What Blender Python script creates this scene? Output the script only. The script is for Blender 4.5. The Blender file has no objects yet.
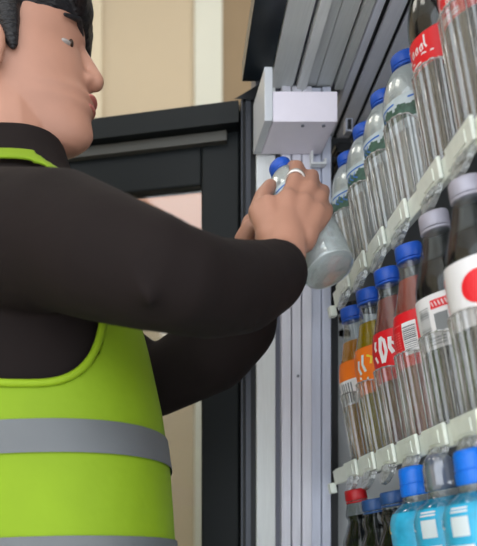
import bpy, bmesh, math, random
from mathutils import Vector, Matrix, noise
random.seed(7)
C = bpy.context.scene.collection
PX, PY, F = 120.0, 556.0, 750.0          # principal point and focal length of the photograph
def P(x, y, Y): return Vector(((x-PX)/F*Y, Y, (PY-y)/F*Y))
R = math.radians
FLOOR = -1.02
# ------------------------------------------------------------------ materials
def lin(c):
    return tuple(((v/255)/12.92 if v/255 <= .04045 else ((v/255+.055)/1.055)**2.4) for v in c)+(1,)
def mat(name, col, rough=.5, metal=0, spec=.5, noise_amt=0, scale=20, bump=0, stretch=None, trans=0, ior=1.45, coat=0, sheen=0):
    m = bpy.data.materials.new(name); m.use_nodes = True
    nt = m.node_tree; b = nt.nodes['Principled BSDF']
    b.inputs['Base Color'].default_value = lin(col); b.inputs['Roughness'].default_value = rough
    b.inputs['Metallic'].default_value = metal; b.inputs['Specular IOR Level'].default_value = spec
    b.inputs['Transmission Weight'].default_value = trans; b.inputs['IOR'].default_value = ior
    b.inputs['Coat Weight'].default_value = coat; b.inputs['Sheen Weight'].default_value = sheen
    if noise_amt or bump:
        tc = nt.nodes.new('ShaderNodeTexCoord'); mp = nt.nodes.new('ShaderNodeMapping')
        mp.inputs['Scale'].default_value = stretch or (1, 1, 1)
        n = nt.nodes.new('ShaderNodeTexNoise'); n.inputs['Scale'].default_value = scale; n.inputs['Detail'].default_value = 4
        nt.links.new(tc.outputs['Object'], mp.inputs[0]); nt.links.new(mp.outputs[0], n.inputs['Vector'])
        if noise_amt:
            mx = nt.nodes.new('ShaderNodeMix'); mx.data_type = 'RGBA'
            mx.inputs[6].default_value = lin([max(0, v*(1-noise_amt)) for v in col])
            mx.inputs[7].default_value = lin([min(255, v*(1+noise_amt)) for v in col])
            nt.links.new(n.outputs[0], mx.inputs[0]); nt.links.new(mx.outputs[2], b.inputs['Base Color'])
        if bump:
            bp = nt.nodes.new('ShaderNodeBump'); bp.inputs['Strength'].default_value = bump; bp.inputs['Distance'].default_value = .01
            nt.links.new(n.outputs[0], bp.inputs['Height']); nt.links.new(bp.outputs[0], b.inputs['Normal'])
    return m
def clear(name, tint=(240, 242, 242), edge=.6, base=.06, haze=0.0, rough=.08, hazecol=(225, 225, 225), bump=0, bscale=60, stretch=(1, 1, .15)):
    """thin clear plastic: see-through, glossy, slightly milky"""
    m = bpy.data.materials.new(name); m.use_nodes = True
    nt = m.node_tree; nt.nodes.clear(); N = nt.nodes.new; L = nt.links.new
    out = N('ShaderNodeOutputMaterial'); tr = N('ShaderNodeBsdfTransparent'); tr.inputs[0].default_value = lin(tint)
    gl = N('ShaderNodeBsdfGlossy'); gl.inputs['Roughness'].default_value = rough; gl.inputs[0].default_value = (1, 1, 1, 1)
    df = N('ShaderNodeBsdfDiffuse'); df.inputs[0].default_value = lin(hazecol)
    tl = N('ShaderNodeBsdfTranslucent'); tl.inputs[0].default_value = lin(hazecol)
    lw = N('ShaderNodeLayerWeight'); lw.inputs[0].default_value = .35
    mr = N('ShaderNodeMapRange'); mr.inputs[3].default_value = base; mr.inputs[4].default_value = edge
    L(lw.outputs['Facing'], mr.inputs[0])
    mh = N('ShaderNodeMixShader'); mh.inputs[0].default_value = .4; L(df.outputs[0], mh.inputs[1]); L(tl.outputs[0], mh.inputs[2])
    m1 = N('ShaderNodeMixShader'); m1.inputs[0].default_value = haze; L(tr.outputs[0], m1.inputs[1]); L(mh.outputs[0], m1.inputs[2])
    m2 = N('ShaderNodeMixShader'); L(mr.outputs[0], m2.inputs[0]); L(m1.outputs[0], m2.inputs[1]); L(gl.outputs[0], m2.inputs[2])
    if bump:
        tc = N('ShaderNodeTexCoord'); mp = N('ShaderNodeMapping'); mp.inputs['Scale'].default_value = stretch
        n = N('ShaderNodeTexNoise'); n.inputs['Scale'].default_value = bscale; n.inputs['Detail'].default_value = 3
        bp = N('ShaderNodeBump'); bp.inputs['Strength'].default_value = bump; bp.inputs['Distance'].default_value = .004
        L(tc.outputs['Object'], mp.inputs[0]); L(mp.outputs[0], n.inputs['Vector']); L(n.outputs[0], bp.inputs['Height'])
        L(bp.outputs[0], gl.inputs['Normal']); L(bp.outputs[0], lw.inputs['Normal']); L(bp.outputs[0], df.inputs['Normal'])
    L(m2.outputs[0], out.inputs[0]); return m
def liquid(name, col, see=.3, tint=None, rough=.1):
    """a drink: coloured body that lets part of the light straight through"""
    m = bpy.data.materials.new(name); m.use_nodes = True
    nt = m.node_tree; nt.nodes.clear(); N = nt.nodes.new; L = nt.links.new
    out = N('ShaderNodeOutputMaterial'); b = N('ShaderNodeBsdfPrincipled'); b.inputs['Base Color'].default_value = lin(col)
    b.inputs['Roughness'].default_value = rough; b.inputs['Specular IOR Level'].default_value = .25
    tl = N('ShaderNodeBsdfTranslucent'); tl.inputs[0].default_value = lin(col)
    tr = N('ShaderNodeBsdfTransparent'); tr.inputs[0].default_value = lin(tint or col)
    a = N('ShaderNodeMixShader'); a.inputs[0].default_value = .4; L(b.outputs[0], a.inputs[1]); L(tl.outputs[0], a.inputs[2])
    c = N('ShaderNodeMixShader'); c.inputs[0].default_value = see; L(a.outputs[0], c.inputs[1]); L(tr.outputs[0], c.inputs[2])
    L(c.outputs[0], out.inputs[0]); return m
def emit(name, col, s):
    m = bpy.data.materials.new(name); m.use_nodes = True; b = m.node_tree.nodes['Principled BSDF']
    b.inputs['Emission Color'].default_value = lin(col); b.inputs['Emission Strength'].default_value = s; return m

M = dict(
 alu=mat('aluminium', (216, 214, 223), .42, .1, noise_amt=.05, scale=60, stretch=(8, 8, .3)),
 alu_warm=mat('aluminium_warm', (222, 223, 222), .45, .1, noise_amt=.05, scale=60, stretch=(8, 8, .3)),
 alu_blue=mat('aluminium_blue', (196, 199, 214), .4, .1, noise_amt=.05, scale=60, stretch=(8, 8, .3)),
 groove=mat('groove', (100, 101, 112), .5),
 rail_a=mat('rail_grey', (214, 216, 214), .5, .1, noise_amt=.05, scale=50, stretch=(8, .3, 8)),
 rail_b=mat('rail_blue_grey', (232, 234, 246), .45, .1, noise_amt=.05, scale=50, stretch=(8, .3, 8)),
 rail_c=mat('rail_light', (236, 237, 235), .45, .1, noise_amt=.05, scale=50, stretch=(8, .3, 8)),
 black=mat('black_rubber', (14, 15, 17), .5),
 door=mat('door_frame_black', (15, 19, 20), .5, spec=.25, noise_amt=.1, scale=6),
 fascia=mat('fascia_black', (18, 26, 33), .3, noise_amt=.3, scale=9),
 ledge=mat('door_ledge', (70, 68, 62), .5),
 greystrip=mat('hinge_strip', (74, 76, 82), .4, .5),
 box=mat('motor_box_paint', (232, 224, 234), .4, noise_amt=.02, scale=30),
 white=mat('white_paint', (200, 202, 206), .4),
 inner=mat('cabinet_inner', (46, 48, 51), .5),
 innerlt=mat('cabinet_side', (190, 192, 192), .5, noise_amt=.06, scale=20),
 lip=mat('shelf_rail_plastic', (222, 226, 216), .4, noise_amt=.06, scale=70, bump=.1),
 tray=mat('tray_plastic', (70, 72, 74), .4),
 wall=mat('wall_beige', (190, 173, 147), .8, noise_amt=.03, scale=2),
 wall2=mat('wall_cream', (208, 194, 168), .8, noise_amt=.03, scale=2),
 wallcol=mat('wall_column_white', (202, 201, 188), .7),
 wallbr=mat('wall_tan', (138, 118, 92), .8, noise_amt=.06, scale=4),
 floor=mat('floor_tile', (206, 203, 196), .35, noise_amt=.05, scale=8),
 ceil=mat('ceiling_paint', (225, 224, 218), .8, noise_amt=.02, scale=6),
 pink=mat('pink_poster', (222, 166, 140), .6, noise_amt=.04, scale=4),
 skin=mat('skin', (172, 124, 103), .5, noise_amt=.05, scale=25, bump=.02),
 lips=mat('lips', (176, 104, 92), .5), eye=mat('eye', (150, 140, 134), .2), iris=mat('iris', (50, 34, 24), .2), nail=mat('nail', (226, 182, 164), .3),
 hair=mat('hair', (26, 24, 26), .5, noise_amt=.4, scale=90, bump=.5, stretch=(1, 1, 4)),
 jacket=mat('jacket', (27, 20, 19), .85, noise_amt=.12, scale=14, bump=.25, spec=.2),
 trousers=mat('trousers', (36, 38, 44), .9, noise_amt=.1, scale=14), shoe=mat('shoe', (22, 22, 24), .5),
 vest=mat('vest', (122, 150, 8), .75, noise_amt=.07, scale=9, bump=.6),
 vestrim=mat('vest_binding', (132, 160, 10), .7),
 reflect=mat('reflective_tape', (97, 99, 101), .5, .1, noise_amt=.06, scale=20),
 ring=mat('ring_silver', (232, 226, 220), .25, .4),
 glass=clear('door_glass', (238, 240, 240), .35, .04),
 pet=clear('clear_pet', (236, 240, 240), .32, .045, .03, .09),
 petneck=clear('grey_pet', (205, 210, 210), .22, .025, .02, .08),
 water=clear('water_fill', (224, 230, 232), .3, .05, .80, .12, (240, 243, 243), .7, 90, (1, 1, .5)),
 guard=clear('clear_guard', (232, 232, 232), .5, .08, .20, .12, (215, 215, 212), .5, 80, (1, 1, .12)),
 guardrim=clear('clear_guard_rim', (225, 225, 225), .7, .2, .40, .12, (225, 224, 222)),
 clip=clear('clear_clip', (222, 224, 222), .6, .15, .36, .15, (206, 208, 206), .9, 120, (1, 1, 1)),
 capblue=mat('cap_blue', (32, 82, 180), .4), capdeep=mat('cap_deep_blue', (30, 74, 190), .4),
 capgrey=mat('cap_silver', (166, 162, 174), .4, .1), capred=mat('cap_red', (170, 22, 30), .4), capdark=mat('cap_navy', (40, 74, 124), .4),
 capsport=mat('cap_sport_blue', (14, 108, 214), .35),
 capclear=clear('cap_clear_grey', (140, 150, 170), .6, .12, .62, .15, (140, 150, 172)),
 cola=liquid('cola', (26, 18, 15), .05), yellow=liquid('yellow_drink', (206, 172, 20), .18), orange=liquid('orange_drink', (225, 150, 20), .18),
 pinkd=liquid('pink_drink', (196, 118, 108), .4, (230, 170, 160)), coral=liquid('coral_drink', (214, 112, 96), .3, (235, 160, 150)),
 blued=liquid('blue_drink', (44, 178, 226), .1), green=liquid('dark_green_drink', (16, 20, 20), .02),
 lred=mat('label_red', (218, 24, 34), .45), lredlt=mat('label_red_light', (232, 92, 92), .45), lorange=mat('label_orange', (240, 118, 24), .45), lwhite=mat('label_white', (226, 222, 222), .45),
 lpale=mat('label_pale', (205, 214, 218), .45), lgreen=mat('label_green', (58, 84, 72), .5, noise_amt=.5, scale=160), lblue=mat('label_blue', (60, 110, 190), .45),
 lwater=mat('label_water', (186, 198, 202), .45, noise_amt=.1, scale=90), ltur=mat('label_turquoise', (50, 158, 196), .22, noise_amt=.22, scale=60),
 lgrey=mat('label_grey', (120, 122, 124), .5), lcream=mat('label_cream', (236, 214, 186), .5), lyel=mat('label_yellow', (238, 206, 60), .5),
)
# ------------------------------------------------------------------ mesh helpers
def obj(name, bm, m, parent=None, smooth=False, loc=None):
    bmesh.ops.recalc_face_normals(bm, faces=bm.faces)
    me = bpy.data.meshes.new(name); bm.to_mesh(me); bm.free()
    me.materials.append(M[m] if isinstance(m, str) else m)
    if smooth:
        for p in me.polygons: p.use_smooth = True
    o = bpy.data.objects.new(name, me); C.objects.link(o)
    if parent: o.parent = parent
    if loc is not None: o.location = loc
    return o
def thing(name, label, cat, loc=(0, 0, 0), rot=(0, 0, 0), group=None):
    o = bpy.data.objects.new(name, None); o.empty_display_size = .05; C.objects.link(o)
    o.location = loc; o.rotation_euler = rot; o['label'] = label; o['category'] = cat
    if group: o['group'] = group
    return o
def tag(o, label, cat, group=None):
    o['label'] = label; o['category'] = cat
    if group: o['group'] = group
    return o
def struct(o): o['kind'] = 'structure'; return o
def box(bm, x0, x1, y0, y1, z0, z1, bev=0, mtx=None):
    vs = [bm.verts.new((x, y, z)) for x in (x0, x1) for y in (y0, y1) for z in (z0, z1)]
    fs = [bm.faces.new([vs[i] for i in f]) for f in ((0, 1, 3, 2), (4, 6, 7, 5), (0, 4, 5, 1), (2, 3, 7, 6), (0, 2, 6, 4), (1, 5, 7, 3))]
    if bev:
        es = list({e for f in fs for e in f.edges})
        r = bmesh.ops.bevel(bm, geom=es, offset=bev, segments=2, affect='EDGES', profile=.5)
        vs = list({v for f in r['faces'] for v in f.verts} | {v for v in vs if v.is_valid})
    if mtx: bmesh.ops.transform(bm, matrix=mtx, verts=[v for v in vs if v.is_valid])
def skewbox(bm, x0, x1, y0, y1, z0, z1, sk=.065, bev=0):
    """a bar running away along Y, slightly turned in plan like the photo's rails"""
    vs = [bm.verts.new((x+sk*(y-1.0), y, z)) for x in (x0, x1) for y in (y0, y1) for z in (z0, z1)]
    for f in ((0, 1, 3, 2), (4, 6, 7, 5), (0, 4, 5, 1), (2, 3, 7, 6), (0, 2, 6, 4), (1, 5, 7, 3)): bm.faces.new([vs[i] for i in f])
def bx(name, m, parent, *a, **k):
    bm = bmesh.new(); box(bm, *a, **k); return obj(name, bm, m, parent)
def lathe(bm, prof, seg=40, mod=None):
    rings = []
    for r, z in prof:
        rings.append([bm.verts.new(((r+(mod(i/seg*2*math.pi, z) if mod else 0))*math.cos(i/seg*2*math.pi), (r+(mod(i/seg*2*math.pi, z) if mod else 0))*math.sin(i/seg*2*math.pi), z)) for i in range(seg)])
    for a, b in zip(rings, rings[1:]):
        for i in range(seg): bm.faces.new((a[i], a[(i+1) % seg], b[(i+1) % seg], b[i]))
    if prof[0][0] > 1e-5: bm.faces.new(rings[0])
    if prof[-1][0] > 1e-5: bm.faces.new(rings[-1])
def smoothprof(pts, n=5):
    """Catmull-Rom through (r,z) points"""
    out = []
    q = [pts[0]]+list(pts)+[pts[-1]]
    for i in range(1, len(q)-2):
        for k in range(n):
            t = k/n
            out.append(tuple(.5*((2*q[i][j])+(-q[i-1][j]+q[i+1][j])*t+(2*q[i-1][j]-5*q[i][j]+4*q[i+1][j]-q[i+2][j])*t*t+(-q[i-1][j]+3*q[i][j]-3*q[i+1][j]+q[i+2][j])*t**3) for j in (0, 1)))
    out.append(tuple(pts[-1])); return out
def rad(prof, z):
    for (r0, z0), (r1, z1) in zip(prof, prof[1:]):
        if z0 <= z <= z1 and z1 > z0: return r0+(r1-r0)*(z-z0)/(z1-z0)
    return prof[-1][0]
def patch(bm, prof, a0, a1, z0, z1, off=.0006, na=8, nz=3):
    """area of print on the bottle's surface, degrees and metres"""
    g = [[None]*(na+1) for _ in range(nz+1)]
    for j in range(nz+1):
        z = z0+(z1-z0)*j/nz; r = rad(prof, z)+off
        for i in range(na+1):
            a = R(a0+(a1-a0)*i/na); g[j][i] = bm.verts.new((r*math.cos(a), r*math.sin(a), z))
    for j in range(nz):
        for i in range(na): bm.faces.new((g[j][i], g[j][i+1], g[j+1][i+1], g[j+1][i]))
def stroke(bm, prof, pts, w, off=.0011):
    """brush stroke through (degrees, z) points, w metres wide, on the surface"""
    k = []
    for i, (a, z) in enumerate(pts):
        p, q = pts[max(i-1, 0)], pts[min(i+1, len(pts)-1)]
        r = rad(prof, z); d = Vector((R(q[0]-p[0])*r, q[1]-p[1])); d = d.normalized() if d.length > 0 else Vector((0, 1))
        n = Vector((-d.y, d.x))*w/2
        k.append([bm.verts.new(((r+off)*math.cos(R(a)+s*n.x/r), (r+off)*math.sin(R(a)+s*n.x/r), z+s*n.y)) for s in (-1, 1)])
    for u, v in zip(k, k[1:]): bm.faces.new((u[0], u[1], v[1], v[0]))
def capsule_chain(bm, pts, seg=16):
    """overlapping round tapered limbs through (Vector, radius) for a later voxel union"""
    for (a, ra), (b, rb) in zip(pts, pts[1:]):
        n = max(2, int((b-a).length/(min(ra, rb)*.35))+1)
        d = (b-a).normalized() if (b-a).length > 1e-6 else Vector((0, 0, 1)); q = d.to_track_quat('Z', 'Y')
        rings = []
        for k in range(-4, n+5):
            if k < 0: t, e = 0, R(-90*(-k)/4.2)
            elif k > n: t, e = 1, R(90*(k-n)/4.2)
            else: t, e = k/n, 0
            r = ra+(rb-ra)*t; c = a.lerp(b, t)+d*(math.sin(e)*r); rr = max(r*math.cos(e), r*.05)
            rings.append([bm.verts.new(c+q@Vector((rr*math.cos(2*math.pi*i/seg), rr*math.sin(2*math.pi*i/seg), 0))) for i in range(seg)])
        for u, v in zip(rings, rings[1:]):
            for i in range(seg): bm.faces.new((u[i], u[(i+1) % seg], v[(i+1) % seg], v[i]))
        bm.faces.new(rings[0][::-1]); bm.faces.new(rings[-1])
def ellipsoid(bm, c, r, rot=None):
    m = Matrix.Translation(Vector(c)) @ (rot.to_matrix().to_4x4() if rot else Matrix()) @ Matrix.Diagonal((*r, 1))
    bmesh.ops.create_uvsphere(bm, u_segments=24, v_segments=16, radius=1, matrix=m)
def remesh(o, v, sm=4):
    m = o.modifiers.new('Remesh', 'REMESH'); m.mode = 'VOXEL'; m.voxel_size = v; m.use_smooth_shade = True
    s = o.modifiers.new('Smooth', 'SMOOTH'); s.factor = .5; s.iterations = sm
def tube(bm, pts, r, seg=8):
    rings = []
    for i, p in enumerate(pts):
        d = (pts[min(i+1, len(pts)-1)]-pts[max(i-1, 0)]).normalized(); q = d.to_track_quat('Z', 'Y')
        rings.append([bm.verts.new(p+q@Vector((r*math.cos(2*math.pi*k/seg), r*math.sin(2*math.pi*k/seg), 0))) for k in range(seg)])
    for u, v in zip(rings, rings[1:]):
        for i in range(seg): bm.faces.new((u[i], u[(i+1) % seg], v[(i+1) % seg], v[i]))
    bm.faces.new(rings[0]); bm.faces.new(rings[-1])

# ------------------------------------------------------------------ the room
WY = 2.8
struct(bx('floor', 'floor', None, -3, 2.2, -1.5, WY+.1, FLOOR-.1, FLOOR))
struct(bx('ceiling', 'ceil', None, -3, 2.2, -1.5, WY+.1, 2.35, 2.45))
struct(bx('wall_back', 'wall', None, -3, 2.2, WY, WY+.1, FLOOR, 2.35))
struct(bx('wall_left', 'wall2', None, -3.1, -3, -1.5, WY+.1, FLOOR, 2.35))
struct(bx('wall_right', 'wall', None, 2.2, 2.3, -1.5, WY+.1, FLOOR, 2.35))
struct(bx('trim_1', 'wallcol', None, (194-PX)/F*WY, (221-PX)/F*WY, WY-.035, WY, FLOOR, 2.35))
struct(bx('trim_2', 'wallbr', None, (221-PX)/F*WY, 1.3, WY-.02, WY, FLOOR, 2.35))
struct(bx('trim_3', 'wall2', None, -.6, (102-PX)/F*WY, WY-.02, WY, FLOOR, 2.35))
struct(bx('baseboard_back', 'wallbr', None, -3, 2.2, WY-.045, WY-.035, FLOOR, FLOOR+.12))
p = bx('poster', 'pink', None, -.03, .42, WY-.048, WY-.0345, 1.06, 1.36)
tag(p, 'pale pink panel on the beige wall, seen through the open door glass', 'poster')
for i, (x, y) in enumerate(((-1.5, .6), (-.2, -.5), (-1.4, 2.0), (.4, 2.0))):
    l = thing('ceiling_light', ['square ceiling light behind the person', 'square ceiling light above the camera', 'square ceiling light in the far left of the room', 'square ceiling light nearest the back wall beside the machine'][i], 'light', (x, y, 2.35), group='ceiling lights')
    bx('frame', 'white', l, -.36, .36, -.36, .36, -.03, 0)
    bx('diffuser', emit('lamp_light', (255, 250, 240), 4.6), l, -.33, .33, -.33, .33, -.036, -.03)

# ------------------------------------------------------------------ vending machine
Y1 = 1.2
mach = thing('vending_machine', 'open vending machine with aluminium rails and tilted drink shelves', 'vending machine', (.6, .7, FLOOR))
def mp(name, m, *a, **k):                                 # a machine part given in world coordinates
    bm = bmesh.new(); box(bm, *a, **k); o = obj(name, bm, m, mach); o.matrix_parent_inverse = Matrix.Translation((-.6, -.7, -FLOOR)); return o
def mpart(name, bm, m, smooth=False, parent=None):
    o = obj(name, bm, m, parent or mach, smooth)
    if not parent: o.matrix_parent_inverse = Matrix.Translation((-.6, -.7, -FLOOR))
    return o
def wx(x): return (x-PX)/F*Y1                              # photo column -> X on the far side wall
top = .745
# far side wall of the lift bay: an extruded profile, strip by strip
bm = bmesh.new(); box(bm, wx(255.5), wx(331), Y1, Y1+.04, FLOOR, top+.05); o = mpart('side_panel', bm, 'groove'); 
for x0, x1, m, d in ((255.5, 274.5, 'alu_warm', .008), (280, 289.4, 'alu', .012), (290.6, 299.4, 'alu', .012), (300.6, 310, 'alu', .012), (310, 320, 'alu_blue', .007), (320.7, 329.5, 'alu_blue', .010)):
    bm = bmesh.new(); box(bm, wx(x0), wx(x1), Y1-d, Y1+.001, FLOOR, top, bev=.0012)
    mpart('profile_strip', bm, m)
bm = bmesh.new()
c = P(298, 376, Y1-.0125); bmesh.ops.create_cone(bm, cap_ends=True, segments=16, radius1=.0022, radius2=.0022, depth=.002, matrix=Matrix.Translation(c)@Matrix.Rotation(R(90), 4, 'X'))
mpart('screw', bm, 'groove')
mp('seal', 'black', wx(331), wx(337.5), Y1-.004, Y1+.03, FLOOR, .60)
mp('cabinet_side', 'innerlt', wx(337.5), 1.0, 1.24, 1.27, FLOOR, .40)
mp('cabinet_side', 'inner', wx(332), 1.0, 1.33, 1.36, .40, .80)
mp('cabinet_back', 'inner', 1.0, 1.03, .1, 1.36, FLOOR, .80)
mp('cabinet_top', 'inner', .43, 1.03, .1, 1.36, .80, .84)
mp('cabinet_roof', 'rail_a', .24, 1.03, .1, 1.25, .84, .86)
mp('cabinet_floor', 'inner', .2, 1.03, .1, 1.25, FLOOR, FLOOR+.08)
# underside of the lift bay: long extrusions running towards the camera
base_ = bmesh.new(); skewbox(base_, .215, .345, .1, 1.2, top+.012, top+.03); skewbox(base_, .325, .43, .1, 1.34, top+.012, top+.03); mpart('ceiling_panel', base_, 'groove')
for x0, x1, z, m, y1 in ((.226, .262, top, 'rail_a', 1.195), (.268, .282, top-.006, 'rail_c', 1.195), (.284, .299, top+.004, 'rail_a', 1.195), (.300, .325, top+.003, 'rail_a', 1.195),
                     (.329, .342, top-.002, 'rail_a', 1.195), (.344, .3545, top-.004, 'rail_b', 1.33), (.3625, .384, top-.004, 'rail_b', 1.33), (.391, .425, top-.002, 'rail_b', 1.33)):
    bm = bmesh.new(); skewbox(bm, x0, x1, .1, y1, z, top+.014); mpart('ceiling_rail', bm, m)
for x0, x1 in ((.3555, .3615), (.385, .390)):
    bm = bmesh.new(); skewbox(bm, x0, x1, .1, 1.33, top, top+.013); mpart('rail_slot', bm, 'black')
# black front header over the door opening
bm = bmesh.new(); skewbox(bm, .181, .2245, .1, 1.185, top+.005, top+.035); mpart('header', bm, 'fascia')
bm = bmesh.new()
vs = [bm.verts.new(P(x, y, Y)) for Y in (1.19, 1.215) for x, y in ((234, 99), (261, 83), (263, 100))]
for f in ((0, 1, 2), (5, 4, 3), (0, 3, 4, 1), (1, 4, 5, 2), (2, 5, 3, 0)): bm.faces.new([vs[i] for i in f])
mpart('hinge_bracket', bm, 'black')
# open door swung to the far side
H = Vector((wx(241), 1.215, 0)); e = Vector((-.222, .048, 0)).normalized(); ang = math.atan2(e.y, e.x)
DT = .720-FLOOR
MW = Matrix.Translation((H.x, H.y, FLOOR)) @ Matrix.Rotation(ang, 4, 'Z')
# local x runs along the door, local +y points towards the camera
bm = bmesh.new()
for a in ((0, .062, -.03, .0, .02, DT), (.74, .80, -.03, .0, .02, DT), (.062, .74, -.03, 0, DT-.112, DT-.04), (.062, .74, -.03, 0, .02, .30)): box(bm, *a, bev=.003)
bmesh.ops.transform(bm, matrix=MW, verts=bm.verts); door = mpart('door', bm, 'door')
for nm, m, a in (('top_trim', 'door', (.0, .80, -.03, .028, DT-.032, DT+.002)), ('ledge', 'ledge', (.02, .74, -.02, .012, DT-.050, DT-.034)), ('glass_pane', 'glass', (.062, .74, -.018, -.012, .30, DT-.112))):
    bm = bmesh.new(); box(bm, *a); bmesh.ops.transform(bm, matrix=MW, verts=bm.verts); obj(nm, bm, m, door)
mp('hinge_post', 'black', wx(241.5), wx(255.5), 1.197, 1.23, FLOOR, .735)
mp('hinge_strip', 'greystrip', wx(245), wx(250), 1.193, 1.197, FLOOR, .728)
mp('hinge_line', 'greystrip', wx(240.4), wx(241.8), 1.192, 1.197, FLOOR, .728)

# motor box with its flange
mb = thing('motor_box', 'pale lilac white motor box under the machine rails', 'motor box', (.27, 1.15, .64))
def mbp(name, m, *a, **k):
    bm = bmesh.new(); box(bm, *a, **k); o = obj(name, bm, m, mb); o.matrix_parent_inverse = Matrix.Translation((-.27, -1.15, -.64)); return o
mbp('housing', 'box', .2235, .3185, 1.097, 1.187, .6355, .680, bev=.0015)
mbp('flange', 'white', .2110, .2230, 1.095, 1.187, .6355, .7145, bev=.001)
mbp('cover_plate', 'white', .238, .318, 1.13, 1.186, .680, .700, bev=.001)
for x in (303, 324):
    bm = bmesh.new(); bmesh.ops.create_cone(bm, cap_ends=True, segments=14, radius1=.0024, radius2=.0024, depth=.002, matrix=Matrix.Translation(((x-PX)/F*1.105, 1.107, .6350)))
    o = obj('screw', bm, 'groove', mb); o.matrix_parent_inverse = Matrix.Translation((-.27, -1.15, -.64))
bm = bmesh.new(); box(bm, .300, .303, 1.176, 1.188, .618, .6355); box(bm, .300, .324, 1.176, 1.188, .615, .618); box(bm, .321, .324, 1.176, 1.188, .618, .624)
o = obj('bracket', bm, 'alu_warm', mb); o.matrix_parent_inverse = Matrix.Translation((-.27, -1.15, -.64))

# cable chain beside the box
ch = thing('cable_chain', 'black cable chain hanging beside the motor box behind water bottles', 'cable', (.372, 1.25, .35))
for k in range(15):
    z = .36+.022*k; bm = bmesh.new(); box(bm, -.013, .013, -.010, .010, z-.35, z-.35+.017, bev=.003); box(bm, -.016, -.012, -.012, .012, z-.35+.004, z-.35+.013, bev=.001)
    obj('chain_link', bm, 'black', ch)
for dx, dy, r in ((-.022, 0, .004), (.02, -.004, .005)):
    bm = bmesh.new(); tube(bm, [Vector((dx+.004*math.sin(k*1.1), dy, k*.022)) for k in range(17)], r); obj('cable', bm, 'inner', ch, True)
bm = bmesh.new(); box(bm, .372, .384, 1.236, 1.25, .70, .722, bev=.001); s_ = obj('sensor', bm, 'alu_blue', ch); s_.matrix_parent_inverse = Matrix.Translation((-.372, -1.25, -.35))
bm = bmesh.new(); box(bm, .375, .381, 1.234, 1.236, .703, .719); w_ = obj('sensor_window', bm, 'black', s_); 

# ------------------------------------------------------------------ shelves with clear guards
TILT = R(-10)
LX = .33
SH = {1: .404, 2: .133, 3: -.138}
COL = {1: [.645, .716, .787]+[.876+.072*k for k in range(4)], 2: [.704+.07*k for k in range(6)], 3: [.688, .756, .824, .894, .964, 1.026]}
def base_of(s, Y): return Vector((.3625, Y, SH[s]-.005))
GR, GH = .0335, .105
def guard_sheet(bm):
    n = 44; a0, a1 = 96, 264; cols = []
    def top(t):                                            # t -1..1 around the front
        return GH*(1-.30*abs(t)**5)
    # flat side walls back from the bottle then the round ribbed front
    path = [(Vector((.06, GR)), -1.0), (Vector((.03, GR)), -1.0)]
    for i in range(n+1):
        a = R(a0+(a1-a0)*i/n); t = (i/n-.5)*2
        r = GR-.0006+.0009*(1 if i % 4 < 2 else -1)
        path.append((Vector((r*math.cos(a), r*math.sin(a))), t))
    path += [(Vector((.03, -GR)), 1.0), (Vector((.06, -GR)), 1.0)]
    for p, t in path:
        cols.append([bm.verts.new((p.x, p.y, top(t)*k/6)) for k in range(7)])
    for a, b in zip(cols, cols[1:]):
        for k in range(6): bm.faces.new((a[k], b[k], b[k+1], a[k+1]))
    return [Vector((p.x, p.y, top(t))) for p, t in path]
def guard(parent, loc, tall=1):
    bm = bmesh.new(); rim = guard_sheet(bm); g = obj('bottle_guard', bm, 'guard', parent, False)
    g.matrix_parent_inverse = Matrix.Translation(-parent.location)
    g.location = loc; g.rotation_euler = (0, TILT, 0); g.scale = (1, 1, tall)
    bm = bmesh.new(); tube(bm, rim, .0011, 6); obj('rim', bm, 'guardrim', g, True)
    bm = bmesh.new()
    for a in (108, 128, 150, 176, 200, 226, 250):
        t = (a-180)/84; h = GH*(1-.30*abs(t)**5)
        tube(bm, [Vector(((GR+.0006)*math.cos(R(a)), (GR+.0006)*math.sin(R(a)), z)) for z in (0, h*.5, h)], .0008, 6)
    obj('rib', bm, 'guardrim', g, True)
    return g
names = {1: 'topmost shelf with pale front rail, carrying water and cola bottles', 2: 'middle shelf with pale front rail, carrying orange, red and cola bottles', 3: 'lowest shelf under the blue sports drinks'}
rots = Matrix.Rotation(TILT, 4, 'Y')
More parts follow.
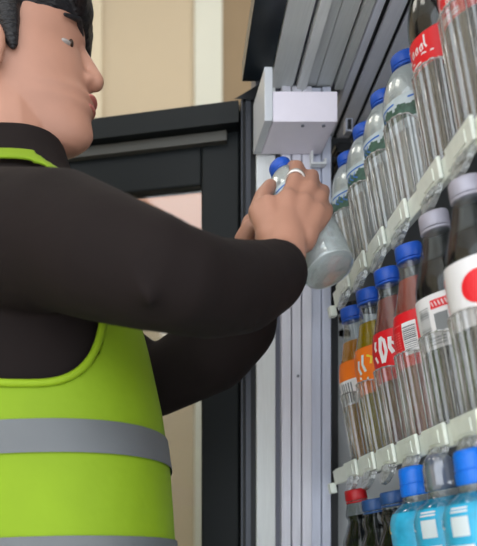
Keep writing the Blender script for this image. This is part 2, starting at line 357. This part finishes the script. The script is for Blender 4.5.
for s, Z in SH.items():
    sh = thing('shelf', names[s], 'shelf', (LX, .9, Z-.02))
    inv = Matrix.Translation((-LX, -.9, -(Z-.02)))
    tr = Matrix.Translation((LX, 0, Z)) @ rots
    def sp(name, bm, m, smooth=False, parent=sh):
        if parent is sh: bmesh.ops.transform(bm, matrix=tr, verts=bm.verts)
        o = obj(name, bm, m, parent, smooth)
        if parent is sh: o.matrix_parent_inverse = inv
        return o
    y0, y1 = (.30, 1.146)
    bm = bmesh.new(); box(bm, .003, .60, y0, y1, -.018, -.011); sp('tray', bm, 'tray')
    bm = bmesh.new(); box(bm, -.006, .003, y0, y1, -.024, -.002, bev=.0015); box(bm, -.002, .012, y0, y1, -.004, .0, bev=.001)
    sp('front_rail', bm, 'lip')
    for Y in COL[s] + ([COL[s][0]-.07]):
        if s == 3: continue
        # each lane ends in its own moulded cap with a small raised rim, and a clear ticket holder hangs under it
        bm = bmesh.new(); box(bm, -.0095, -.005, Y-.031, Y+.031, -.0215, .0015, bev=.0015)
        box(bm, -.0105, -.009, Y-.018, Y+.012, -.0175, -.004, bev=.001)
        bmesh.ops.rotate(bm, cent=(-.006, Y, 0), matrix=Matrix.Rotation(R(-3.5), 3, 'Z'), verts=bm.verts)
        sp('lane_cap', bm, 'lip')
        # ticket holder: outline fanned out, leaning outwards
        bm = bmesh.new(); pts = [(-.019, .003), (.016, .003), (.021, -.006), (.017, -.020), (.007, -.027), (-.007, -.024), (-.016, -.014)]
        rr = Matrix.Translation((-.005, Y-.004, -.019)) @ Matrix.Rotation(R(24), 4, 'Y')
        f = [[bm.verts.new((d, a, b)) for a, b in pts] for d in (-.003, .003)]
        bm.faces.new(f[0]); bm.faces.new(f[1][::-1])
        for i in range(len(pts)): bm.faces.new((f[0][i], f[0][(i+1) % 7], f[1][(i+1) % 7], f[1][i]))
        bmesh.ops.transform(bm, matrix=rr, verts=bm.verts)
        h = sp('ticket_holder', bm, 'clip')
        bm = bmesh.new(); box(bm, -.0042, -.0032, -.010, .009, -.014, -.002)
        for q in (-.006, 0, .005): box(bm, -.0048, -.004, q-.001, q+.001, -.012, -.004)
        bmesh.ops.transform(bm, matrix=tr@rr, verts=bm.verts)
        k = obj('ticket_slot', bm, 'clip', h)
    bm = bmesh.new(); box(bm, -.014, -.004, y1-.001, y1+.012, -.036, -.020, bev=.001); sp('end_bracket', bm, 'lip')
    if s != 3:
        for k, Y in enumerate(COL[s]): guard(sh, base_of(s, Y), (1.25, 1.22, 1.1, 1.06, 1.04, 1.02, 1)[k] if s == 1 else 1)

# ------------------------------------------------------------------ bottles
def cap_prof(r, h): return [(r*.96, 0), (r, .001), (r, h-.002), (r*.93, h-.0003), (r*.6, h), (0, h)]
def make_cap(parent, z, r, h, m, ribs=44):
    bm = bmesh.new(); lathe(bm, cap_prof(r, h), 88, lambda a, zz: (.00035*math.cos(a*ribs) if zz < h-.0025 else 0)); o = obj('cap', bm, m, parent, True, (0, 0, z))
    bm = bmesh.new(); lathe(bm, [(r*1.01, -.0035), (r*1.03, -.002), (r*1.0, -.001)], 40); obj('tamper_ring', bm, m, o, True)
    return o
def shell(parent, prof, m='pet', ribs=None):
    bm = bmesh.new(); lathe(bm, prof, 48, ribs); return obj('body', bm, m, parent, True)
def fill(parent, prof, z1, m, k=.96, z0=.002):
    pr = [(0, z0)]+[(r*k-.0002, z) for r, z in prof if z0 < z < z1]+[(rad(prof, z1)*k, z1), (0, z1)]
    bm = bmesh.new(); lathe(bm, pr, 40); return obj('drink', bm, m, parent, True)
def label(parent, prof, z0, z1, m, a0=0, a1=360):
    bm = bmesh.new(); patch(bm, prof, a0, a1, z0, z1, .0006, 72, 26); return obj('label', bm, m, parent, True)
def prints(parent, prof, fn, m, name='print'):
    bm = bmesh.new(); fn(bm, prof); return obj(name, bm, m, parent)
def bottle_thing(lab, loc, rot=(0, TILT, 0), group=None):
    t = thing('drink_bottle', lab, 'bottle', loc, rot, group)
    if abs(rot[1]-TILT) < 1e-6 and rot[0] == 0: t.rotation_mode = 'ZYX'     # turned about its own axis first, then tipped forward
    return t
RB = .031
P_cola = smoothprof([(.0, .0), (.020, .0), (.0285, .004), (RB, .018), (RB*.97, .045), (RB*.955, .07), (RB*.98, .095), (RB, .118), (RB*.99, .140), (.0285, .158), (.0225, .178), (.0165, .196), (.0130, .208), (.0125, .216)])
P_soda = smoothprof([(.0, .0), (.021, .0), (.0290, .005), (RB, .016), (RB, .06), (RB*.96, .09), (RB, .115), (RB*.985, .130), (.0265, .150), (.0205, .170), (.0155, .189), (.0128, .203), (.0125, .212)])
P_water = smoothprof([(.0, .0), (.022, .0), (.0295, .004), (RB, .012), (RB, .10), (RB, .128), (.0300, .140), (.0255, .155), (.0175, .167), (.0132, .171), (.0128, .176)])
P_sport = smoothprof([(.0, .0), (.022, .0), (.0300, .006), (RB*1.02, .03), (RB*.97, .08), (RB*.97, .12), (RB*1.04, .150), (RB*1.04, .174), (RB*1.01, .187), (.0262, .198), (.0180, .205), (.0152, .209), (.0148, .216)])
P_small = smoothprof([(.0, .0), (.020, .0), (.0280, .004), (.0295, .02), (.0265, .07), (.0240, .10), (.0290, .130), (.0270, .150), (.0195, .165), (.0150, .175), (.0170, .183), (.0135, .194), (.0125, .201)])
def barcode(a0, a1, z0, z1, n=13, sd=1):
    def f(bm, prof):
        rnd = random.Random(sd); 
        for k in range(n):
            z = z0+(z1-z0)*k/n; patch(bm, prof, a0, a1, z, z+(z1-z0)/n*rnd.choice((.3, .5, .65)), .0012, 5, 1)
    return f
def waterbottle(loc, rot, lab, group=None):
    t = bottle_thing(lab, loc, rot, group)
    ribs = lambda a, z: (-.0009 if (z < .085 and int(z/.0075) % 2) else 0)
    pr = [(r, z) for r, z in P_water]
    dense = [(rad(pr, z*.002), z*.002) for z in range(1, 89)]
    bm = bmesh.new(); lathe(bm, [(0, 0), (.022, .0005)]+dense, 48, ribs); obj('body', bm, 'pet', t, True)
    fill(t, P_water, .168, 'water')
    l = label(t, P_water, .092, .130, 'lwater')
    def hills(bm, prof):
        rnd = random.Random(3)
        for k in range(60):
            a = k*6; h = .011+.006*abs(math.sin(k*.55))+.003*rnd.random(); patch(bm, prof, a, a+6, .103, .103+h, .0009, 2, 1)
    prints(l, P_water, hills, 'lgreen')
    def strokes(bm, prof):
        for a in (150, 260, 20):
            for k in range(3): stroke(bm, prof, [(a+k*13, .121), (a+k*13-6, .116), (a+k*13+5, .112)], .0018)
            patch(bm, prof, a-20, a+60, .1235, .1255, .0009, 8, 1)
    prints(l, P_water, strokes, 'lblue')
    make_cap(t, .175, .0140, .0125, 'capblue')
    return t
pos = ['nearest to the cola bottle', 'second from the cola bottle', 'third from the cola bottle', 'farthest from the cola, beside the cable chain']
for k in range(4):
    waterbottle(base_of(1, COL[1][3+k])+Vector((0, 0, .001)), (0, TILT, R(17*k)), 'blue capped water bottle on the topmost shelf, '+pos[k], 'water bottles on the topmost shelf')

P_wide = smoothprof([(.0, .0), (.020, .0), (.0285, .004), (RB, .018), (RB*.98, .05), (RB*.98, .09), (RB, .115), (RB, .138), (.0300, .154), (.0262, .170), (.0195, .186), (.0140, .197), (.0128, .204), (.0125, .213)])
def cola_red(loc, lab, rz=0):
    t = bottle_thing(lab, loc, (0, TILT, rz)); shell(t, P_wide, 'petneck'); fill(t, P_wide, .180, 'cola')
    l = label(t, P_wide, .104, .134, 'lred')
    def script(bm, prof):
        for a in (155, 275, 35):                            # a flowing white script word with swashes
            stroke(bm, prof, [(a+14, .1292), (a+4, .1305), (a-2, .1251), (a+2, .1196), (a+14, .1183)], .0022)
            for q in (22, 34, 46): stroke(bm, prof, [(a+q+5, .1244), (a+q, .1224), (a+q+1, .1190), (a+q+6, .1196), (a+q+6, .1251)], .0016)
            stroke(bm, prof, [(a+58, .1312), (a+57, .1230), (a+60, .1190)], .0018)
            stroke(bm, prof, [(a-6, .1156), (a+20, .1142), (a+50, .1162), (a+72, .1135)], .0014)
            for z in (.1067, .1094): patch(bm, prof, a+4, a+44, z, z+.0014, .001, 5, 1)
    prints(l, P_wide, script, 'lwhite'); make_cap(t, .213, .0142, .016, 'capred'); t.scale = (1.0, 1.0, 1.09); return t
cola_red(base_of(1, COL[1][2]), 'red labelled cola bottle on the topmost shelf beside the water bottles')
cola_red(base_of(1, COL[1][1]), 'red labelled cola bottle at the right end of the topmost shelf', R(14))

def cola_white(loc, lab, kind):
    t = bottle_thing(lab, loc); shell(t, P_cola, 'petneck'); fill(t, P_cola, .178, 'cola')
    l = label(t, P_cola, .088, .150 if kind == 'disc' else .142, 'lwhite')
    pr = P_cola
    if kind == 'disc':
        def disc(bm, prof):
            rr = .0155; cz = .122; ca = R(238)
            def vv(q, k): z = cz+rr*q*math.sin(2*math.pi*k/28); a = ca+rr*q*math.cos(2*math.pi*k/28)/RB; e = rad(prof, z)+.0013; return bm.verts.new((e*math.cos(a), e*math.sin(a), z))
            g = [[vv(q, k) for k in range(28)] for q in (.03, .35, .7, 1)]
            bm.faces.new(g[0])
            for u, v in zip(g, g[1:]):
                for k in range(28): bm.faces.new((u[k], u[(k+1) % 28], v[(k+1) % 28], v[k]))
        prints(l, pr, disc, 'lred')
        prints(l, pr, lambda bm, prof: [patch(bm, prof, 160+q, 163+q, .094+.004*k, .0965+.004*k, .001, 1, 1) for k in range(12) for q in (0, 5)], 'lredlt')
    else:
        prints(l, pr, lambda bm, prof: [patch(bm, prof, 212, 244, .127, .136, .001, 6, 2)], 'lred')
        prints(l, pr, lambda bm, prof: [patch(bm, prof, 216, 240, .104, .122, .001, 6, 2)], 'lgrey')
        prints(l, pr, lambda bm, prof: [stroke(bm, prof, [(a, .134), (a+3, .129)], .001, .0014) for a in range(215, 242, 6)], 'lwhite')
        prints(l, pr, barcode(182, 207, .097, .132, 15, 4), 'lgrey')
        prints(l, pr, lambda bm, prof: [patch(bm, prof, 198, 232, z, z+.0012, .001, 5, 1) for z in (.092, .095, .098)], 'lgrey')
    make_cap(t, .213, .0145, .0155, 'capgrey'); return t
cola_white(base_of(2, COL[2][0]), 'silver capped cola bottle whose white label has a red disc', 'disc')
cola_white(base_of(2, COL[2][1]), 'silver capped cola bottle whose white label has a barcode and small red patch', 'code')

def soda(loc, lab, drink, lcol, fn, H=.176, neck='pet', z0=.088, z1=.148):
    t = bottle_thing(lab, loc); shell(t, P_soda, neck); fill(t, P_soda, H, drink)
    l = label(t, P_soda, z0, z1, lcol); fn(l, P_soda); make_cap(t, .209, .0145, .0155, 'capblue'); return t
def f_redcode(l, pr):
    prints(l, pr, lambda bm, p: [patch(bm, p, 205, 236, .100, .136, .0009, 6, 3)], 'lwhite')
    prints(l, pr, barcode(207, 234, .106, .132, 12, 2), 'lgrey')
    prints(l, pr, lambda bm, p: [patch(bm, p, 174+(k % 3)*9, 179+(k % 3)*9+((k*7) % 3), .104+.0028*(k//3), .1055+.0028*(k//3), .001, 1, 1) for k in range(27)]+[patch(bm, p, 174, 200, .1345, .1358, .001, 4, 1)], 'lredlt')
def f_redletters(l, pr):
    def g(bm, p):
        for a in (203, 323, 83):
            stroke(bm, p, [(a-12, .1380), (a-14, .1310), (a-10, .1260)], .0042); stroke(bm, p, [(a-16, .1200), (a-10, .1120)], .0038)
            stroke(bm, p, [(a+4, .1410), (a+3, .1260), (a+6, .1100)], .0050); stroke(bm, p, [(a+4, .1410), (a+14, .1360), (a+17, .1220), (a+8, .1100)], .0040)
            stroke(bm, p, [(a+28, .1380), (a+26, .1260), (a+32, .1180)], .0045); stroke(bm, p, [(a+28, .1320), (a+38, .1280)], .0032)
    prints(l, pr, g, 'lwhite')
def f_orange(l, pr):
    def g(bm, p):
        for a in (205, 325, 85):
            stroke(bm, p, [(a-8, .1320), (a-10, .1220), (a-4, .1140)], .0038); stroke(bm, p, [(a+6, .1380), (a+4, .1260), (a+10, .1160)], .0036); stroke(bm, p, [(a-12, .1100), (a+14, .1070)], .0030)
    prints(l, pr, g, 'lpale')
    prints(l, pr, lambda bm, p: [stroke(bm, p, [(a, .1360), (a+12, .1320), (a+8, .1240)], .003) for a in (222, 342, 102)], 'lyel')
def f_oranjwhite(l, pr):
    prints(l, pr, lambda bm, p: [patch(bm, p, 140, 240, .088, .1220, .0009, 12, 3)], 'lwhite')
    prints(l, pr, lambda bm, p: [patch(bm, p, 186+8*k, 190+8*k, .091, .1180, .0012, 2, 1) for k in range(5)], 'lgrey')
soda(base_of(2, COL[2][2]), 'blue capped bottle of coral drink, red label with white barcode panel', 'coral', 'lred', f_redcode, H=.186)
soda(base_of(2, COL[2][3]), 'blue capped bottle whose red label has big white letters', 'pinkd', 'lred', f_redletters, H=.188)
soda(base_of(2, COL[2][4]), 'blue capped yellow drink bottle with an orange label, beside the red labelled bottles', 'yellow', 'lorange', f_orange, H=.180)
soda(base_of(2, COL[2][5]), 'blue capped yellow drink bottle at the far left end of the middle shelf', 'orange', 'lorange', f_oranjwhite, H=.176)

def sport(loc, lab, m, mark, clearcap=False):
    t = bottle_thing(lab, loc); shell(t, P_sport); fill(t, P_sport, .206, 'blued', .97)
    l = label(t, P_sport, .06, .197, 'ltur')
    if mark:
        prints(l, P_sport, lambda bm, p: [patch(bm, p, 196, 226, .168, .186, .001, 6, 3)], 'lpale', 'print')   # the square code panel, left blank
        prints(l, P_sport, lambda bm, p: [patch(bm, p, 194, 226, z, z+.0016, .001, 6, 1) for z in (.1895, .1925)]+[patch(bm, p, 186, 230, .150, .160, .001, 6, 2)], 'lwhite')
    prints(l, P_sport, lambda bm, p: [stroke(bm, p, [(150+q, .184-.002*q/6), (156+q, .176)], .0016) for q in (0, 7, 13, 20)], 'lyel' if not mark else 'lpale')
    prof = [(.0150, 0), (.0155, .001), (.0155, .010), (.0148, .012), (.0146, .026), (.0135, .031), (.009, .0325), (0, .0325)]
    bm = bmesh.new()
    if clearcap:
        prof = [(.0150, 0), (.0165, .001), (.0165, .009), (.0158, .011), (.0160, .022), (.0140, .031), (.009, .0365), (0, .038)]
    lathe(bm, prof, 72, lambda a, z: .0004*math.cos(a*30) if z < .012 else 0); c = obj('cap', bm, m, t, True, (0, 0, .213))
    bm = bmesh.new()
    if clearcap: lathe(bm, [(.0090, .0), (.0095, .012), (.0070, .016), (.0065, .026), (0, .027)], 32); obj('spout', bm, 'capdark', c, True)
    else: lathe(bm, [(.0154, .0135), (.0157, .0142), (.0154, .0149)], 48); obj('tamper_ring', bm, m, c, True)
    return t
sport(base_of(3, COL[3][0]), 'blue capped turquoise sports drink bottle at the right end of the lowest shelf', 'capsport', True)
sport(base_of(3, COL[3][1]), 'turquoise sports drink bottle with a clear grey domed cap', 'capclear', True, True)
sport(base_of(3, COL[3][2]), 'blue capped turquoise sports drink bottle beside the small dark bottles', 'capsport', False)
def small(loc, lab, cap, dz=0):
    t = bottle_thing(lab, loc)
    dz += .045
    P_ = [(r, z*(1+dz)) for r, z in P_small]
    shell(t, P_, 'petneck', lambda a, z: .0010*math.cos(a*9) if z > .03 else 0); fill(t, P_, .203, 'green', .95)
    make_cap(t, .200*(1+dz), .0142, .015, cap); return t
small(base_of(3, COL[3][3]), 'dark drink bottle with navy cap next to the blue sports drinks', 'capdark')
small(base_of(3, COL[3][4]), 'dark drink bottle with navy cap between the red capped and another navy capped bottle', 'capdark', -.02)
small(base_of(3, COL[3][5]), 'dark drink bottle with a red cap at the left end of the lowest shelf', 'capred', .07)

# the water bottle in the hands
cap_p, base_p = P(277, 161, .965), P(331, 274, .885)
d = (cap_p-base_p).normalized()
q = d.to_track_quat('Z', 'Y').to_euler()
L = (cap_p-base_p).length
base_p = cap_p-d*.196
waterbottle(base_p, q, 'tilted clear water bottle with blue cap held in both hands')

# ------------------------------------------------------------------ the person
person = thing('person', 'person in dark jacket and yellow reflective vest reaching into the vending machine', 'person', (-.1, .95, FLOOR))
INV = Matrix.Translation((.1, -.95, -FLOOR))
def pp(name, bm, m, smooth=True, parent=person):
    o = obj(name, bm, m, parent, smooth)
    if parent is person: o.matrix_parent_inverse = INV
    return o
V = Vector
NS, NE, NW = V((-.13, .80, .35)), P(165, 272, .66), P(283, 258, .848)       # near shoulder, elbow, wrist
FS, FE, FW = V((-.10, 1.10, .30)), P(212, 352, 1.03), P(247, 280, .985)
bm = bmesh.new()
yc = .95
HD = [(.506, -.075, -.120, .018), (.512, -.050, -.145, .027), (.520, -.038, -.165, .033), (.530, -.033, -.180, .039), (.542, -.035, -.190, .045), (.552, -.037, -.200, .050), (.560, -.032, -.205, .053), (.5665, -.036, -.210, .055),
      (.573, -.031, -.212, .057), (.584, -.040, -.216, .060), (.600, -.041, -.222, .064), (.618, -.045, -.228, .067), (.632, -.049, -.232, .069), (.648, -.043, -.235, .071), (.668, -.046, -.236, .073), (.690, -.055, -.232, .072), (.710, -.071, -.222, .066), (.728, -.096, -.203, .052), (.740, -.130, -.170, .022)]
g = []
for z, xf, xb, hw in HD:
    row = []
    for i in range(48):
        a = 2*math.pi*i/48; c = math.cos(a); row.append(bm.verts.new(((xf+xb)/2+(xf-xb)/2*c, yc+hw*math.sin(a)*(1-.10*max(0, c)), z)))
    g.append(row)
for u, v in zip(g, g[1:]):
    for i in range(48): bm.faces.new((u[i], u[(i+1) % 48], v[(i+1) % 48], v[i]))
bm.faces.new(g[0][::-1]); bm.faces.new(g[-1])
capsule_chain(bm, [(V((-.052, yc, .640)), .008), (V((-.034, yc, .607)), .0105), (V((-.031, yc, .600)), .0115)])
for s in (-1, 1): ellipsoid(bm, (-.042, yc+s*.010, .598), (.010, .007, .007)); ellipsoid(bm, (-.150, yc+s*.074, .602), (.017, .009, .030)); ellipsoid(bm, (-.146, yc+s*.072, .585), (.010, .008, .012))
ellipsoid(bm, (-.042, yc, .573), (.012, .020, .0055)); ellipsoid(bm, (-.044, yc, .560), (.012, .018, .006))
capsule_chain(bm, [(V((-.145, yc, .58)), .056), (V((-.135, yc, .46)), .058), (V((-.12, yc, .40)), .07)])
# trunk, arms and legs under the clothes
capsule_chain(bm, [(V((-.12, .95, .36)), .085), (V((-.10, .95, .10)), .09), (V((-.10, .95, -.12)), .10)])
capsule_chain(bm, [(V((-.12, .95, .36)), .06), (NS, .048), (NE, .034), (P(250, 283, .775), .028), (NW, .024)]); capsule_chain(bm, [(V((-.12, .95, .34)), .06), (FS, .045), (P(157, 388, 1.08), .034), (FE, .036), (FW, .026)])
for s in (-1, 1): capsule_chain(bm, [(V((-.10, .95+s*.07, -.12)), .085), (V((-.08, .95+s*.10, -.55)), .055), (V((-.10, .95+s*.11, -.95)), .038), (V((-.03, .95+s*.115, -.985)), .03)])
# near hand, back towards the camera, closed round the bottle
PN = P(286, 222, .868)
capsule_chain(bm, [(NW, .026), (P(284, 240, .858), .025), (P(284, 222, .872), .022)])
for x0, y0, x1, y1, r0, r1 in ((272, 236, 268, 206, .020, .013), (284, 236, 287, 200, .020, .013), (294, 236, 303, 204, .019, .0125), (302, 238, 316, 213, .018, .012)):
    capsule_chain(bm, [(P(x0, y0, .862), r0), (P(x1, y1, .872), r1)])
def chain(pts, r0, r1): capsule_chain(bm, [(p, r0+(r1-r0)*i/(len(pts)-1)) for i, p in enumerate(pts)], 12)
chain([P(285, 205, .872), P(294, 184, .888), P(297, 168, .916), P(292, 167, .945)], .0112, .0080)       # index, ring on it
chain([P(300, 208, .872), P(309, 188, .886), P(312, 177, .915), P(307, 178, .950)], .0112, .0082)       # middle
chain([P(311, 214, .872), P(320, 199, .886), P(323, 192, .915), P(318, 194, .950)], .0108, .0080)       # fourth
chain([P(316, 226, .870), P(325, 215, .880), P(327, 210, .905), P(322, 212, .935)], .0096, .0070)       # little
chain([P(268, 232, .862), P(258, 212, .875), P(263, 196, .905), P(270, 186, .930)], .0135, .0090)       # thumb round the near side of the neck
# far hand, behind the bottle, fingers showing left of it
capsule_chain(bm, [(FW, .026), (P(250, 255, .985), .024), (P(262, 238, .985), .022)])
for a, b in (((258, 232), (275, 215)), ((262, 240), (284, 228)), ((266, 250), (290, 242))): capsule_chain(bm, [(P(254, 250, .985), .018), (P(*a, .99), .012)]); chain([P(*a, .992), P(*b, .998), P(b[0]+14, b[1]+4, .985), P(b[0]+20, b[1]+8, .965)], .0105, .0078)
capsule_chain(bm, [(P(252, 250, .98), .018), (P(246, 236, .985), .0125)]); chain([P(246, 236, .985), P(249, 222, .985), P(259, 213, .982), P(268, 210, .975)], .0108, .0080)
chain([P(246, 250, .975), P(243, 238, .962), P(249, 227, .952), P(258, 222, .945)], .0125, .0088)
body = pp('body', bm, 'skin'); remesh(body, .0032, 3)
# face details and nails
for s in (-1, 1):
    bm = bmesh.new(); ellipsoid(bm, (-.0700, yc+s*.031, .626), (.0105, .0112, .0050)); e_ = pp('eye', bm, 'eye')
    bm = bmesh.new(); ellipsoid(bm, (-.0600, yc+s*.031, .628), (.0032, .0048, .0048)); pp('iris', bm, 'iris', parent=e_)
    bm = bmesh.new(); capsule_chain(bm, [(V((-.048, yc+s*.014, .650)), .003), (V((-.050, yc+s*.034, .655)), .0035), (V((-.066, yc+s*.050, .650)), .002)], 8); pp('eyebrow', bm, 'hair')
bm = bmesh.new(); ellipsoid(bm, (-.0375, yc, .573), (.009, .019, .004)); ellipsoid(bm, (-.0395, yc, .562), (.009, .017, .0045)); pp('lips', bm, 'lips')
bm = bmesh.new()
for k in range(150):                                        # many overlapping locks
    a = random.uniform(0, 2*math.pi); el = random.uniform(.05, 1.5)
    n = V((math.cos(a)*math.cos(el), math.sin(a)*math.cos(el), math.sin(el)))
    p = V((-.142+n.x*.098, yc+n.y*.078, .672+n.z*.082))
    if p.x > -.09 and p.z < .672: continue
    ellipsoid(bm, p, (.022, .018, .013), V((n.x+.4, n.y, n.z)).to_track_quat('Z', 'Y').to_euler().to_quaternion())
ellipsoid(bm, (-.142, yc, .688), (.101, .081, .072)); ellipsoid(bm, (-.172, yc, .645), (.070, .078, .060))
for k in range(9):
    y = yc-.058+k*.0145; capsule_chain(bm, [(V((-.085, y, .735)), .018), (V((-.050, y, .700)), .015), (V((-.046, y-.004, .668)), .008)], 10)
for s in (-1, 1): capsule_chain(bm, [(V((-.140, yc+s*.068, .665)), .022), (V((-.132, yc+s*.071, .630)), .016), (V((-.126, yc+s*.069, .602)), .007)], 10); capsule_chain(bm, [(V((-.130, yc+s*.060, .680)), .025), (V((-.085, yc+s*.052, .684)), .019)], 10)
hair = pp('hair', bm, 'hair'); remesh(hair, .004, 1)
# ring on the near hand
bm = bmesh.new(); c0, c1 = P(294.5, 183, .890), P(296, 175, .903); ax = (c1-c0).normalized(); qq = ax.to_track_quat('Z', 'Y')
ring = []
for k in range(24):
    a = 2*math.pi*k/24; ring.append([bm.verts.new(c0.lerp(c1, .45)+qq@V((rr*math.cos(a), rr*math.sin(a), zz))) for rr, zz in ((.0098, -.003), (.0118, -.003), (.0118, .003), (.0098, .003))])
for k in range(24):
    for j in range(4): bm.faces.new((ring[k][j], ring[k][(j+1) % 4], ring[(k+1) % 24][(j+1) % 4], ring[(k+1) % 24][j]))
pp('ring', bm, 'ring')
# jacket: trunk loft and two sleeves united
RG = [(-.24, -.090, .155, .185), (-.12, -.090, .155, .182), (.013, -.090, .148, .178), (.10, -.094, .146, .172), (.172, -.100, .142, .165), (.24, -.108, .135, .168), (.293, -.115, .128, .172), (.34, -.121, .120, .175),
      (.38, -.126, .110, .165), (.415, -.130, .098, .140), (.445, -.132, .086, .108), (.470, -.134, .078, .084), (.495, -.137, .072, .073), (.515, -.138, .068, .068)]
def ringat(z):
    for a, b in zip(RG, RG[1:]):
        if a[0] <= z <= b[0]: t = (z-a[0])/(b[0]-a[0]); return [a[i]+(b[i]-a[i])*t for i in (1, 2, 3)]
    return list(RG[0 if z < RG[0][0] else -1][1:])
def pt(z, a, off=0):
    cx, ax_, ay = ringat(z); co, si = math.cos(a), math.sin(a)
    k = (abs(co)**2.4+abs(si)**2.4)**(-1/2.4)
    return V((cx+(ax_+off)*co*k, .95+(ay+off)*si*k, z))
def loft(bm, z0, z1, nz, off, keep=None, na=72, zfun=None):
    g = [[bm.verts.new(pt(zz, 2*math.pi*i/na, off)) if True else None for i in range(na)] for zz in [z0+(z1-z0)*j/nz for j in range(nz+1)]]
    for j in range(nz):
        for i in range(na):
            q = (g[j][i], g[j][(i+1) % na], g[j+1][(i+1) % na], g[j+1][i])
            if keep is None or keep(sum((v.co for v in q), V())/4): bm.faces.new(q)
    return g
bm = bmesh.new(); g = loft(bm, -.24, .513, 40, 0); bm.faces.new(g[0][::-1]); bm.faces.new(g[-1])
capsule_chain(bm, [(V((-.125, .83, .335)), .082), (V((-.125, .79, .33)), .072), (P(60, 242, .735), .066), (P(105, 258, .69), .058), (P(150, 272, .665), .051), (P(175, 280, .67), .047), (P(210, 289, .71), .046), (P(242, 288, .765), .046), (P(270, 278, .822), .0395)], 24)
capsule_chain(bm, [(V((-.12, 1.03, .35)), .08), (FS+V((0, -.02, .03)), .07), (P(155, 384, 1.08), .048), (FE, .056), (P(236, 325, 1.01), .055), (P(247, 292, .99), .045)], 24)
for a, b, r in ((P(120, 232, .64), P(150, 300, .625), .012), (P(185, 240, .66), P(205, 320, .665), .011), (P(235, 252, .73), P(250, 325, .725), .012), (P(60, 200, .70), P(95, 290, .66), .013), (P(262, 250, .775), P(278, 310, .785), .008)):
    capsule_chain(bm, [(a, r*.5), (a.lerp(b, .5)+V((0, -.004, 0)), r), (b, r*.5)], 10)
jk = pp('jacket', bm, 'jacket'); remesh(jk, .005, 6)
bm = bmesh.new(); capsule_chain(bm, [(P(268, 277, .818), .0385), (P(273, 275, .828), .0375)], 24); cf = pp('cuff', bm, 'jacket', parent=person)
bm = bmesh.new(); capsule_chain(bm, [(P(247, 290, .988), .041), (P(249, 283, .986), .040)], 24); pp('cuff', bm, 'jacket')
# vest: shell over the jacket with round armholes, a neck opening, binding and two reflective bands
def hole(c):
    if abs(c.y-.95) < .05: return False
    hx = (c.x+.100)/.084; hz = (c.z-.300)/.122
    return abs(hx)**3+abs(hz)**3 < 1 or (abs(hx) < .75 and c.z > .30 and abs(c.y-.95) > .125)
def neck(c): return c.z > .458 or (c.x > -.095 and c.z > .40+(-.03-c.x)*.8)
bm = bmesh.new(); loft(bm, -.22, .49, 142, .008, lambda c: not hole(c) and not neck(c), 200); vest = pp('vest', bm, 'vest')
sq = vest.modifiers.new('Smooth', 'SMOOTH'); sq.factor = .5; sq.iterations = 8
sm_ = vest.modifiers.new('Solidify', 'SOLIDIFY'); sm_.thickness = .003; sm_.offset = 1
rim = []
bm = bmesh.new()
for s in (-1,):
    pts = []
    for k in range(60):
        th = math.pi+math.pi*k/59+0; X = -.100+.084*math.copysign(abs(math.cos(th))**(2/3), math.cos(th)); Z = .300+.122*math.copysign(abs(math.sin(th))**(2/3), math.sin(th))
        cx, ax_, ay = ringat(Z); u = max(-1, min(1, (X-cx)/(ax_+.011))); v = (max(0, 1-abs(u)**2.4))**(1/2.4)
        pts.append(V((X, .95-(ay+.012)*v, Z)))
    tube(bm, pts, .0045, 8)
pp('armhole_binding', bm, 'vestrim', parent=person)
def band(z0, z1, bulge):
    bm = bmesh.new(); na = 160; g = []
    for j in range(9):
        row = []
        for i in range(na):
            a = 2*math.pi*i/na; z = z0+(z1-z0)*j/8+bulge*math.cos(a+R(60))
            row.append(bm.verts.new(pt(z, a, .0135)))
        g.append(row)
    for j in range(8):
        for i in range(na): bm.faces.new((g[j][i], g[j][(i+1) % na], g[j+1][(i+1) % na], g[j+1][i]))
    o = pp('reflective_band', bm, 'reflect'); return o
band(.098, .133, .009); band(-.025, .011, .010)
bm = bmesh.new()
tube(bm, [pt(-.2+.02*k, R(-112), .0115) for k in range(19)], .0015, 6); pp('seam', bm, 'vestrim')
# trousers and shoes
bm = bmesh.new(); ellipsoid(bm, (-.10, .95, -.17), (.13, .165, .12))
for s in (-1, 1): capsule_chain(bm, [(V((-.10, .95+s*.08, -.20)), .10), (V((-.08, .95+s*.10, -.55)), .072), (V((-.10, .95+s*.11, -.93)), .062)])
tr_ = pp('trousers', bm, 'trousers'); remesh(tr_, .008, 4)
for s in (-1, 1):
    bm = bmesh.new(); ellipsoid(bm, (-.04, .95+s*.115, -.975), (.14, .05, .04)); ellipsoid(bm, (-.11, .95+s*.115, -.95), (.06, .045, .06))
    for v in bm.verts: v.co.z = max(v.co.z, FLOOR+.001)
    pp('shoe', bm, 'shoe')

# ------------------------------------------------------------------ light and camera
w = bpy.data.worlds.new('World'); bpy.context.scene.world = w; w.use_nodes = True
w.node_tree.nodes['Background'].inputs[0].default_value = (.88, .94, 1, 1); w.node_tree.nodes['Background'].inputs[1].default_value = 3.0
cam = bpy.data.cameras.new('Camera'); co = bpy.data.objects.new('Camera', cam); C.objects.link(co)
co.location = (0, 0, 0); co.rotation_euler = (R(90), 0, 0)
cam.sensor_width = 36; cam.lens = F/546*36; cam.shift_x = (238.5-PX)/546; cam.shift_y = (PY-273)/546; cam.clip_start = .02
cam.dof.use_dof = True; cam.dof.focus_distance = .93; cam.dof.aperture_fstop = 5.2
bpy.context.scene.camera = co
vs = bpy.context.scene.view_settings; vs.view_transform = 'Standard'; vs.look = 'None'; vs.exposure = 0; vs.gamma = 1
